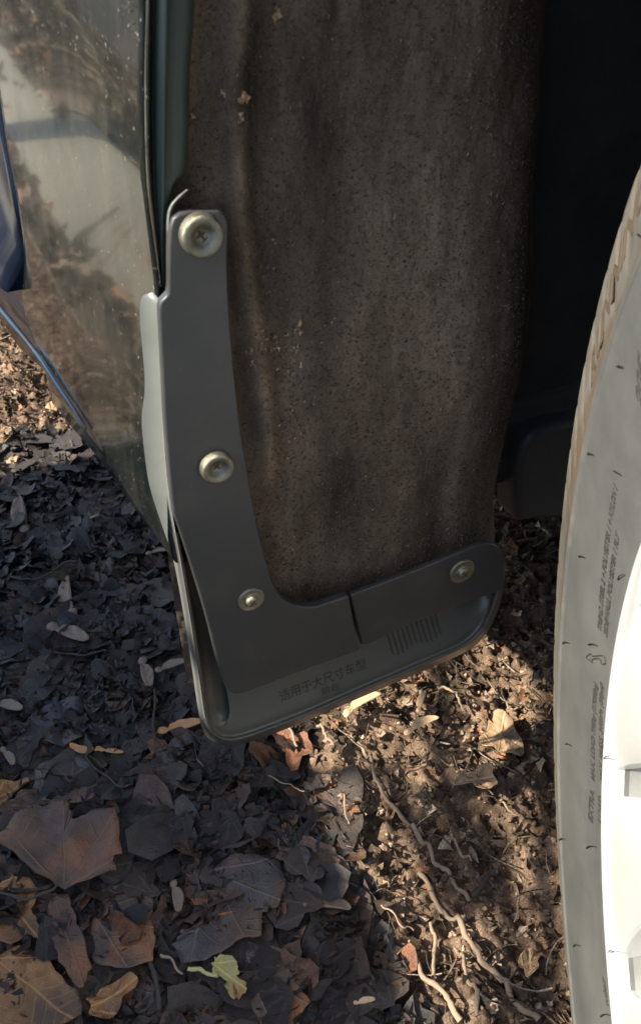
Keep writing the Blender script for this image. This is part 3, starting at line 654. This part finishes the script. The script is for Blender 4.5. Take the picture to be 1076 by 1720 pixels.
me = mesh('mud_flecks', np.concatenate(VV), np.concatenate(FF)); tint(me, np.concatenate(TT)); tag(link('mud_flecks', me, DRY, liner), kind='stuff')
# dark inner structure right of the felt
boxobj('inner_wheelhouse', (.30, .445, .262), (.9, .47, .95), DARK, bev=.01)
boxobj('inner_wing_wall', (.56, -.6, .30), (.60, .44, .78), DARK, bev=.01)
# ------------------------------------------------------------------ mud flap
flap = bpy.data.objects.new('mud_flap', None); COL.objects.link(flap); flap.parent = car; flap.matrix_parent_inverse = PINV[car.name]; flap.location = (.15, .35, .16)
PINV[flap.name] = Matrix.Translation((-.15, -.35, -.16))
B = [(268, 500), (269, 530), (274, 640), (274, 700), (277, 760), (284, 830), (294, 890), (303, 940), (318, 1030), (332, 1120), (341, 1185), (347, 1214), (358, 1234), (380, 1244), (412, 1240), (500, 1208), (600, 1165), (700, 1122), (775, 1089), (808, 1062), (826, 1030), (838, 990), (843, 950)]
A_ = [(256, 490), (235, 512), (243, 640), (238, 700), (241, 745), (251, 815), (274, 888), (291, 940), (308, 1030), (322, 1120), (332, 1188), (339, 1220), (352, 1242), (377, 1252), (413, 1248), (502, 1216), (602, 1173), (702, 1130), (780, 1096), (814, 1067), (832, 1033), (844, 992), (848, 950)]
nB = len(B)
inw = []                                             # inward direction in the picture
Bc = np.array(B, float)
for i in range(nB):
    t = Bc[min(i+1, nB-1)]-Bc[max(i-1, 0)]; t /= np.linalg.norm(t); inw.append((t[1], -t[0]))
inw = np.array(inw)
def inset(d): d = np.broadcast_to(d, nB); return [tuple(Bc[i]+inw[i]*d[i]) for i in range(nB)]
low = np.array([0, 0, 0, 0, 0, 0, 0, .05, .15, .4, .7, .9, 1, 1, 1, 1, 1, 1, 1, .9, .8, .6, .5])
Yrim = .3475
cols = [(A_, np.array([.3565]*8+[.357, .357]+[.358]*(nB-10))), (inset(-3.), .352), (inset(0), Yrim), (inset(3.5), Yrim+.0002), (inset(6.0), Yrim+.0030),
        (inset(4+7*low), Yrim+.0045+.012*(1-low)), (inset(4+12*low), Yrim+.0032+.018*(1-low)), (inset(6+24*low), .3530+.024*(1-low)), (inset(8+50*low), .3560+.024*(1-low)), (inset(np.array([60]*8+[60, 64, 70, 76, 80, 80, 92]+[105]*(nB-15))), .3590+.022*(1-low))]
PP = []
for c, Yc in cols:
    Yc = np.broadcast_to(Yc, nB); cc = cr([(x, y, yy) for (x, y), yy in zip(c, Yc)], 160); PP.append([onY(a, b, d) for a, b, d in cc])
PP = np.array(PP).transpose(1, 0, 2)
side = link('side_flange', grid('side_flange', PP[:78, :3]+np.array([0, -.0002, 0])), clipm, flap)  # sunlit strip of the flap, its sheen painted by the paler material
shell = link('dish', grid('dish', PP[44:]), SHELLM, flap); md = shell.modifiers.new('Subdivision', 'SUBSURF'); md.levels = md.render_levels = 1
bm = bmesh.new(); bm.faces.new([bm.verts.new(onY(x, y, .3855)) for x, y in [(304, 900), (322, 1000), (345, 1120), (362, 1195), (400, 1215), (470, 1190), (450, 1080), (380, 900)]]); me = bpy.data.meshes.new('dish_back'); bm.to_mesh(me); bm.free(); link('dish_back', me, SHELLM, flap, smooth=False)
def plate(name, outline, Yf, th, m, parent, bev=.0012):
    bm = bmesh.new(); f = [bm.verts.new(onY(x, y, Yf)) for x, y in outline]; face = bm.faces.new(f)
    r = bmesh.ops.extrude_face_region(bm, geom=[face]); vs_ = [v for v in r['geom'] if isinstance(v, bmesh.types.BMVert)]
    bmesh.ops.translate(bm, vec=(0, th, 0), verts=vs_); bmesh.ops.recalc_face_normals(bm, faces=bm.faces)
    me = bpy.data.meshes.new(name); bm.to_mesh(me); bm.free(); o = link(name, me, m, parent, smooth=True)
    md = o.modifiers.new('Bevel', 'BEVEL'); md.width = bev; md.segments = 3; md.limit_method = 'ANGLE'; md.angle_limit = math.radians(50)
    wn = o.modifiers.new('WeightedNormal', 'WEIGHTED_NORMAL'); wn.keep_sharp = False
    return o
tabL = [(284, 480), (284, 420), (286, 385), (291, 368), (303, 359), (320, 356)]
tabR = [(365, 355), (378, 360), (384, 373), (384, 400)]
right = cr([(384, 400), (383, 440), (386, 520), (394, 620), (405, 720), (418, 800), (432, 880), (447, 940), (458, 978), (470, 1000), (485, 1013), (505, 1019), (530, 1019), (556, 1011), (586, 1001)], 46)
bot = cr([(606, 1092), (560, 1109), (500, 1130), (440, 1153), (412, 1164), (396, 1166), (384, 1161), (376, 1148), (366, 1115), (346, 1035), (322, 955), (300, 886)], 40)
left = cr([(300, 886), (291, 860), (285, 800), (278, 720), (274, 640), (270, 560), (268, 520)], 20)
outl = tabL+tabR[:-1]+[tuple(p) for p in right]+[(594, 1046)]+[tuple(p) for p in bot]+[tuple(p) for p in left[1:]]+[(270, 508), (278, 500), (283, 494)]
mp = plate('mounting_plate', outl, .3425, .0055, BLACK, flap)
arm = [(588, 1000), (640, 981), (700, 958), (760, 933), (800, 917), (818, 912), (832, 915), (843, 926), (847, 940), (847, 985), (842, 992), (790, 1011), (740, 1029), (700, 1045), (650, 1067), (616, 1084), (607, 1082)]
plate('mounting_arm', arm, .3475, .0040, BLACK, flap)
def text_mesh(s, size=1., ext=0., bold=0.):
    cu = bpy.data.curves.new('t', 'FONT'); cu.body = s; cu.size = size; cu.offset = bold; cu.extrude = ext; cu.resolution_u = 3
    o = bpy.data.objects.new('t', cu); COL.objects.link(o); dg = bpy.context.evaluated_depsgraph_get(); me = bpy.data.meshes.new_from_object(o.evaluated_get(dg)); bpy.data.objects.remove(o)
    V = np.array([v.co[:] for v in me.vertices]); F = [tuple(p.vertices) for p in me.polygons]; return V, F
PRINT = m_plain('worn_print', (.021, .021, .019), .6, 0, None, .6, 90)
from mathutils.bvhtree import BVHTree
bpy.context.view_layer.update(); DBVH = BVHTree.FromObject(shell, bpy.context.evaluated_depsgraph_get())
def on_dish(px, py, up=.0003):
    d = Vector(ray(px, py)).normalized(); o_ = Vector(CC)-Vector((.15, .35, .16))*0; h = DBVH.ray_cast(o_, d)
    return np.array(h[0]-d*up) if h[0] is not None else onY(px, py, .3535)
def flap_text(s, a, b, hpx, name='moulded_characters'):
    V, F = text_mesh(s); w_ = V[:, 0].max(); h_ = V[:, 1].max(); a, b = np.array(a, float), np.array(b, float); d = b-a; up = np.array([-.25, -1.])*hpx
    pts = [on_dish(*(a+d*v[0]/w_+up*v[1]/h_)) for v in V]; o = link(name, mesh(name, pts, F), PRINT, flap, smooth=False)
flap_text('适用于大尺寸车型', (471, 1178), (616, 1121), 17)
flap_text('前右', (540, 1168), (570, 1156), 11)
link_sub = plate('subframe_cover', [tuple(p) for p in cr([(866, 880), (867, 820), (874, 765), (890, 735), (918, 718), (960, 708), (1010, 706)], 24)]+[(1010, 872), (900, 874)], .425, .03, m_plastic('dark_arm_plastic', (.030, .031, .030), (.045, .045, .042), (.45, .6)), car, .006)
# ribbed patch and moulded characters on the dish
ribs = bmesh.new()
for k in range(11):
    a = k/10; xa, ya = 651+a*80, 1066-a*33
    for (p, q_) in (((xa-1.6, ya), (xa+1.6, ya)),):
        L_ = 38+4*math.sin(k)
        c = [on_dish(xa-1.2, ya, .0006), on_dish(xa+1.2, ya-.6, .0006), on_dish(xa+1.2+L_*.26, ya+L_*.9, .0006), on_dish(xa-1.2+L_*.26, ya+L_*.9, .0006)]
        c0 = [ribs.verts.new(v) for v in c]; c1 = [ribs.verts.new(v+np.array([0, .004, 0])) for v in c]
        ribs.faces.new(c0)
        for i in range(4): ribs.faces.new([c0[i], c0[(i+1) % 4], c1[(i+1) % 4], c1[i]])
bmesh.ops.recalc_face_normals(ribs, faces=ribs.faces); me = bpy.data.meshes.new('ribbed_patch'); ribs.to_mesh(me); ribs.free(); tag(link('ribbed_patch', me, BLACK, flap, smooth=False), kind='stuff')
def screw(px, py, rpx, Y, slot, rec=True, tilt=0.):
    c = onY(px, py, Y); mm = np.linalg.norm(onY(px+5, py, Y)-onY(px-5, py, Y))/10; r = rpx*mm*.97
    prof = [(0, -.0032), (.25, -.0031), (.40, -.0026), (.46, -.0010), (.55, -.0006), (.80, -.0009), (.93, -.0012), (1.0, -.0009), (1.02, .0000), (1.0, .0012)]
    if rec: prof = [(0, .0012), (.20, .0010), (.36, .0002), (.48, -.0010), (.62, -.0020), (.84, -.0023), (.95, -.0019), (1.0, -.0010), (1.01, .0), (1.0, .0012)]
    if rec: prof = [(f, d-.0019) for f, d in prof[:-2]]+[(1.02, .0004), (1.0, .0012)]
    k = np.arange(48)*2*math.pi/48; Pm = np.array([[(r*f*math.cos(a), d*1.25, r*f*math.sin(a)) for f, d in prof] for a in k])
    o = link('screw', grid('screw', Pm, closed=True), STEEL, flap); o.location = c-np.array([0, 0, 0]); o.rotation_euler = (0, 0, tilt)
    md = o.modifiers.new('Subdivision', 'SUBSURF'); md.levels = md.render_levels = 1
    # cross recess
    bm = bmesh.new(); dep = -.0042 if not rec else -.0017
    if px == 336: bm.faces.new([bm.verts.new((r*(.20+.30*(1+.2*math.sin(3*a))*math.cos(a)), -.0019, r*(-.30+.16*(1+.3*math.sin(2*a))*math.sin(a)+.12*math.cos(a)))) for a in np.arange(24)*2*math.pi/24])
    for rot in (slot, slot+math.pi/2):
        ca, sa = math.cos(rot), math.sin(rot); pr_ = [(-.30, -.03), (0, -.075), (.30, -.03), (.30, .03), (0, .075), (-.30, .03)]
        bm.faces.new([bm.verts.new((r*(x*ca-y*sa), dep+(.0002 if rot == slot else 0), r*(x*sa+y*ca))) for x, y in pr_])
    me = bpy.data.meshes.new('cross_recess'); bm.to_mesh(me); bm.free(); r2 = link('cross_recess', me, RUST, flap, smooth=False); r2.location = c; 
    return o
screw(336, 393, 37, .3425, .5); screw(362, 781, 28, .3425, .8); screw(421, 1006, 22, .3425, .9, False); screw(775, 959, 19, .3475, .6, False)

# ------------------------------------------------------------------ wheel
WX, WY, DL, RS, CAM, WR = .1281, -.0093, .4284, .2289, -.0656, .34
out_ = np.array([-math.cos(DL)*math.cos(CAM), math.sin(DL)*math.cos(CAM), math.sin(CAM)]); rr_ = np.array([math.sin(DL), math.cos(DL), 0]); up_ = np.cross(rr_, out_)
wheel = bpy.data.objects.new('wheel', None); COL.objects.link(wheel); wheel.parent = car; wheel.matrix_parent_inverse = PINV[car.name]
WM = Matrix(((rr_[0], out_[0], up_[0], WX), (rr_[1], out_[1], up_[1], WY), (rr_[2], out_[2], up_[2], WR), (0, 0, 0, 1)))
wheel.matrix_basis = WM
PROF = [(.212, -.030), (.214, -.010), (.218, -.003), (.2230, .0000), (.229, .0006), (.240, .0020), (.250, .0035), (.262, .0042), (.276, .0042), (.284, .0040), (.2885, .0038), (.2905, .0048), (.2925, .0044), (.2940, .0028), (.303, .0020), (.316, .0004), (.323, -.0010), (.3290, -.0016), (.3345, -.0038), (.3385, -.009), (.3405, -.019), (.3410, -.045), (.341, -.060), (.341, -.075), (.331, -.077), (.331, -.083), (.339, -.085), (.339, -.105), (.339, -.125), (.331, -.127), (.331, -.133), (.3385, -.135), (.336, -.165), (.330, -.190), (.315, -.203), (.28, -.208), (.25, -.205), (.225, -.195), (.212, -.18)]
pr0 = np.array([p[0] for p in PROF[3:20]]); po0 = np.array([p[1] for p in PROF[3:20]])
def soff(r): return np.interp(r, pr0, po0)
na = 900; pa = np.array(cr(PROF, 150)); ang = np.arange(na)*2*math.pi/na
T = np.zeros((na, len(pa), 3)); tcol = np.zeros((na, len(pa), 3))
for i, a in enumerate(ang):
    r = pa[:, 0].copy(); of_ = pa[:, 1].copy()
    d = np.degrees(a) % 360
    # slanted shoulder slots cut through the tread blocks
    ph = ((d+np.clip((.345-r), 0, .04)*110) % 4.4)/4.4
    cut = (smooth01(0, .06, ph)*(1-smooth01(.20, .28, ph)))
    zone = smooth01(.300+.005*math.sin(int(d/4.4)*2.1), .307, r)*(.25+.75*smooth01(-4, 2, (d+180) % 360-180))*smooth01(-.20, -.19, of_)
    dep = .0050*cut*zone
    r2 = r-dep*smooth01(.33, .337, r); of2 = of_-dep*.35*(1-smooth01(.334, .338, r))
    T[i, :, 0] = r2*math.cos(a); T[i, :, 2] = r2*math.sin(a); T[i, :, 1] = of2
    base = np.array([.098, .102, .095]); sand = np.array([.125, .119, .100]); mud = np.array([.100, .068, .040])
    sh_ = smooth01(.290, .296, r+.004*math.sin(d*.9)+.002*math.sin(d*2.3))[:, None]
    c = base*(1-sh_)+sand*sh_
    line = np.exp(-((r-.2935)/.0018)**2)[:, None]*(.9 if d < 60 else .5); c = c*(1-line)+mud*line
    wv = .306+.008*math.sin(math.radians(d)*9+1)+.003*math.sin(math.radians(d)*23); mp_ = (smooth01(.293, .295, r)*(1-smooth01(wv, wv+.003, r)))[:, None]*(.75 if (d > 345 or d < 28) else .35); c = c*(1-mp_)+mud*mp_
    ct = (cut*zone)[:, None]*.9; c = c*(1-ct)+np.array([.060, .045, .028])*ct
    tcol[i] = c
me = grid('tyre', T, closed=True); tint(me, tcol.reshape(-1, 3)); tyre = link('tyre', me, RUB, wheel)
def wray(px, py, off=.004):                            # pixel -> (r, angle) on the wheel's side plane
    c0 = np.array([WX, WY, WR])+out_*off; d = ray(px, py); t = ((c0-CC)@out_)/(d@out_); p = CC+d*t-c0; return math.hypot(p@rr_, p@up_), math.atan2(p@up_, p@rr_)
def tyre_text(s, a, b, h, name='raised_lettering', lift=.0004, slant=0.):
    V, F = text_mesh(s, 1., bold=.018); w_ = V[:, 0].max(); h_ = .72; (ra, aa), (rb, ab) = wray(*a), wray(*b)
    P_ = []
    for v in V:
        f = v[0]/w_; r = ra+(rb-ra)*f+v[1]/h_*h; an = aa+(ab-aa)*f+slant*v[1]/h_*h/ra; P_.append((r*math.cos(an), soff(r)+lift, r*math.sin(an)))
    me = mesh(name, P_, F); o = link(name, me, LETT, wheel, smooth=False); md = o.modifiers.new('Solidify', 'SOLIDIFY'); md.thickness = .0003; return o
tyre_text('TREAD STEEL 2 + POLYESTER 1 + NYLON 1', (999, 1063), (1032, 822), .0038)
tyre_text('SIDEWALL POLYESTER 1 PLY', (1006, 1072), (1029, 902), .0038)
tyre_text('MAX. LOAD 775kg (1709lbs)', (986, 1314), (992, 1152), .0042)
tyre_text('MAX. PRESS. 340kPa (50psi)', (997, 1318), (999, 1152), .0042)
tyre_text('EXTRA', (984, 1384), (986, 1331), .0052)
tyre_text('LOAD', (995, 1387), (996, 1343), .0052)
tyre_text('nder', (1008, 1692), (1002, 1644), .0040, 'script_lettering')
tyre_text('RUNNING', (984, 655), (1068, 330), .013, 'shoulder_lettering', .0003, .5)
bpy.data.objects['shoulder_lettering'].data.materials[0] = m_plain('brown_stained_rubber', (.062, .043, .026), .85, 0, 300)
tyre_text('205', (1076, 700), (1082, 625), .010, 'size_lettering')
# outline arrow
arp = [(985, 1110), (981, 1104), (986, 1098), (988, 1102), (1000, 1102), (1003, 1114), (998, 1115), (996, 1107), (988, 1107), (987, 1112), (985, 1110)]
pts = []
for x, y in cr(arp, 60):
    r, a = wray(x, y); pts.append((r*math.cos(a), soff(r)+.0003, r*math.sin(a)))
link('arrow_mark', tube_mesh('arrow_mark', pts, .0003, .0003, 5), LETT, wheel)
# rubber hairs
for (x, y, dx, dy) in [(1038, 616, 9, 1), (987, 763, 9, 1), (1030, 791, 8, 6), (973, 935, 9, 2), (1024, 974, 8, -6), (945, 1081, 10, 0), (984, 1083, 9, 2), (951, 1250, 8, 3), (1000, 1276, 8, -3), (941, 1411, 7, 0), (978, 1425, 9, -1), (964, 1590, 9, 0), (1008, 1600, 9, 0), (1000, 1708, 9, -1), (1062, 395, 8, 3)]:
    ra, aa = wray(x, y); rb, ab = wray(x+dx*1.25, y+dy*1.25-1); P_ = []
    for t in np.linspace(0, 1, 6):
        r, a = ra+(rb-ra)*t, aa+(ab-aa)*t+.003*math.sin(t*3.1); P_.append((r*math.cos(a), soff(r)+.0004+.0009*math.sin(t*2.6), r*math.sin(a)))
    link('rubber_hair', tube_mesh('rubber_hair', P_, .00032, .00018, 5), HAIR, wheel)
# rim: lip + barrel, and a spoked face
RP = [(.2190, -.008), (.2196, -.001), (.2185, .0008), (.2170, .0006), (.2158, -.001), (.2150, -.004), (.2145, -.010)]
BARREL = m_plain('shaded_dusty_barrel', (.16, .165, .155), .5, .2, None, .3, 40)  # shade between the spokes, put into a darker dusty grey
BP = [(.2140, -.010), (.2100, -.02), (.205, -.05), (.198, -.09), (.198, -.17), (.21, -.19)]
k = np.arange(180)*2*math.pi/180; pa = cr(RP, 50); link('rim', grid('rim', np.array([[(r*math.cos(a), o, r*math.sin(a)) for r, o in pa] for a in k]), closed=True), ALU, wheel)
NG = 15; Vv, Ff = [], []
def gapc_(r): return math.radians(2.8+4.5*min(2.2, (.217-r)/.03))
def gaph(r): return math.radians(1.6+3.0*min(1.5, max(0, (.217-r)/.030)))
rads = np.linspace(.085, .2162, 40); us = [-.02, 0, .04, .15, .3, .5, .7, .85, .96, 1, 1.02]
for k_ in range(NG):
    b0 = len(Vv)
    for r in rads:
        a0_ = gapc_(r)+gaph(r)+2*math.pi*k_/NG; a1_ = gapc_(r)-gaph(r)+2*math.pi*(k_+1)/NG
        for u_ in us:
            uu = min(max(u_, 0), 1); a = a0_+(a1_-a0_)*uu; of_ = -.0012-.010*smooth01(.215, .10, r)-.0030*(2*uu-1)**4-(.03 if u_ in (us[0], us[-1]) else 0)
            Vv.append((r*math.cos(a), of_, r*math.sin(a)))
    m_ = len(us)
    for i in range(len(rads)-1):
        for j_ in range(m_-1): q_ = b0+i*m_+j_; Ff.append((q_, q_+m_, q_+m_+1, q_+1))
sp = link('spokes', mesh('spokes', Vv, Ff), ALU, wheel); md = sp.modifiers.new('Bevel', 'BEVEL'); md.width = .002; md.segments = 2; md.limit_method = 'ANGLE'
link('barrel', grid('barrel', np.array([[(r*math.cos(a), o, r*math.sin(a)) for r, o in BP] for a in k]), closed=True), BARREL, wheel)
link('hub', grid('hub', np.array([[(r*math.cos(a), o, r*math.sin(a)) for r, o in [(.001, -.014), (.03, -.014), (.034, -.018), (.05, -.024), (.088, -.024), (.09, -.05)]] for a in k]), closed=True), ALU, wheel)
disc = link('brake_disc', grid('brake_disc', np.array([[(r*math.cos(a), -.09, r*math.sin(a)) for r in (.04, .1, .15)] for a in k]), closed=True), DARK, wheel)

# ------------------------------------------------------------------ left of the picture: unseen wall and tree, added to cast shade
w_ = boxobj('shade_wall', (-.11, -1.7, -.05), (.11, .97, .570), WALLM, None, .012)  # added outside the view to block sun from the left litter
w_.location = (-.60, 0, 0); w_.rotation_euler = (0, 0, math.radians(-4))
tag(w_, 'low grey concrete wall added out of view, left of the picture, to shade the litter', 'wall')
BARK = m_plain('grey_bark', (.10, .085, .065), .9, 0, 60)
TX, TY = -1.9, 2.9
tree = bpy.data.objects.new('shadow_tree', None); COL.objects.link(tree); tree.location = (TX, TY, 0); PINV['shadow_tree'] = Matrix.Translation((-TX, -TY, 0))  # added outside the view; its branches throw thin shadows on the soil
tag(tree, 'leafless tree added out of view, its thin branches casting shadow bands on the ground', 'tree')
S_ = np.array(SUN_DIR)
tube('shadow_tree_trunk', cr([(TX, TY, -.1), (TX+.02, TY-.02, 1.), (TX-.05, TY+.05, 2.2), (TX+.1, TY, 3.6)], 20), .16, .07, BARK, tree, .06)
def fpt(px, py, t): p = on_body(px, py); return tuple(p+S_*t)
def gpt(px, py, t): return tuple(ground_at(px, py)+S_*t)
tube('shadow_branch', cr([gpt(480, 1290, 1.7), gpt(560, 1300, 1.75), gpt(640, 1290, 1.8), gpt(740, 1240, 1.85), (TX+.5, TY-.6, 2.2)], 50), .0045, .012, BARK, tree, .3)
tube('shadow_branch', cr([gpt(760, 1400, 1.95), gpt(830, 1390, 2.0), gpt(910, 1410, 2.1), (TX+.5, TY-.6, 2.6)], 50), .005, .012, BARK, tree, .3)
sc.render.resolution_x, sc.render.resolution_y = 640, 1024
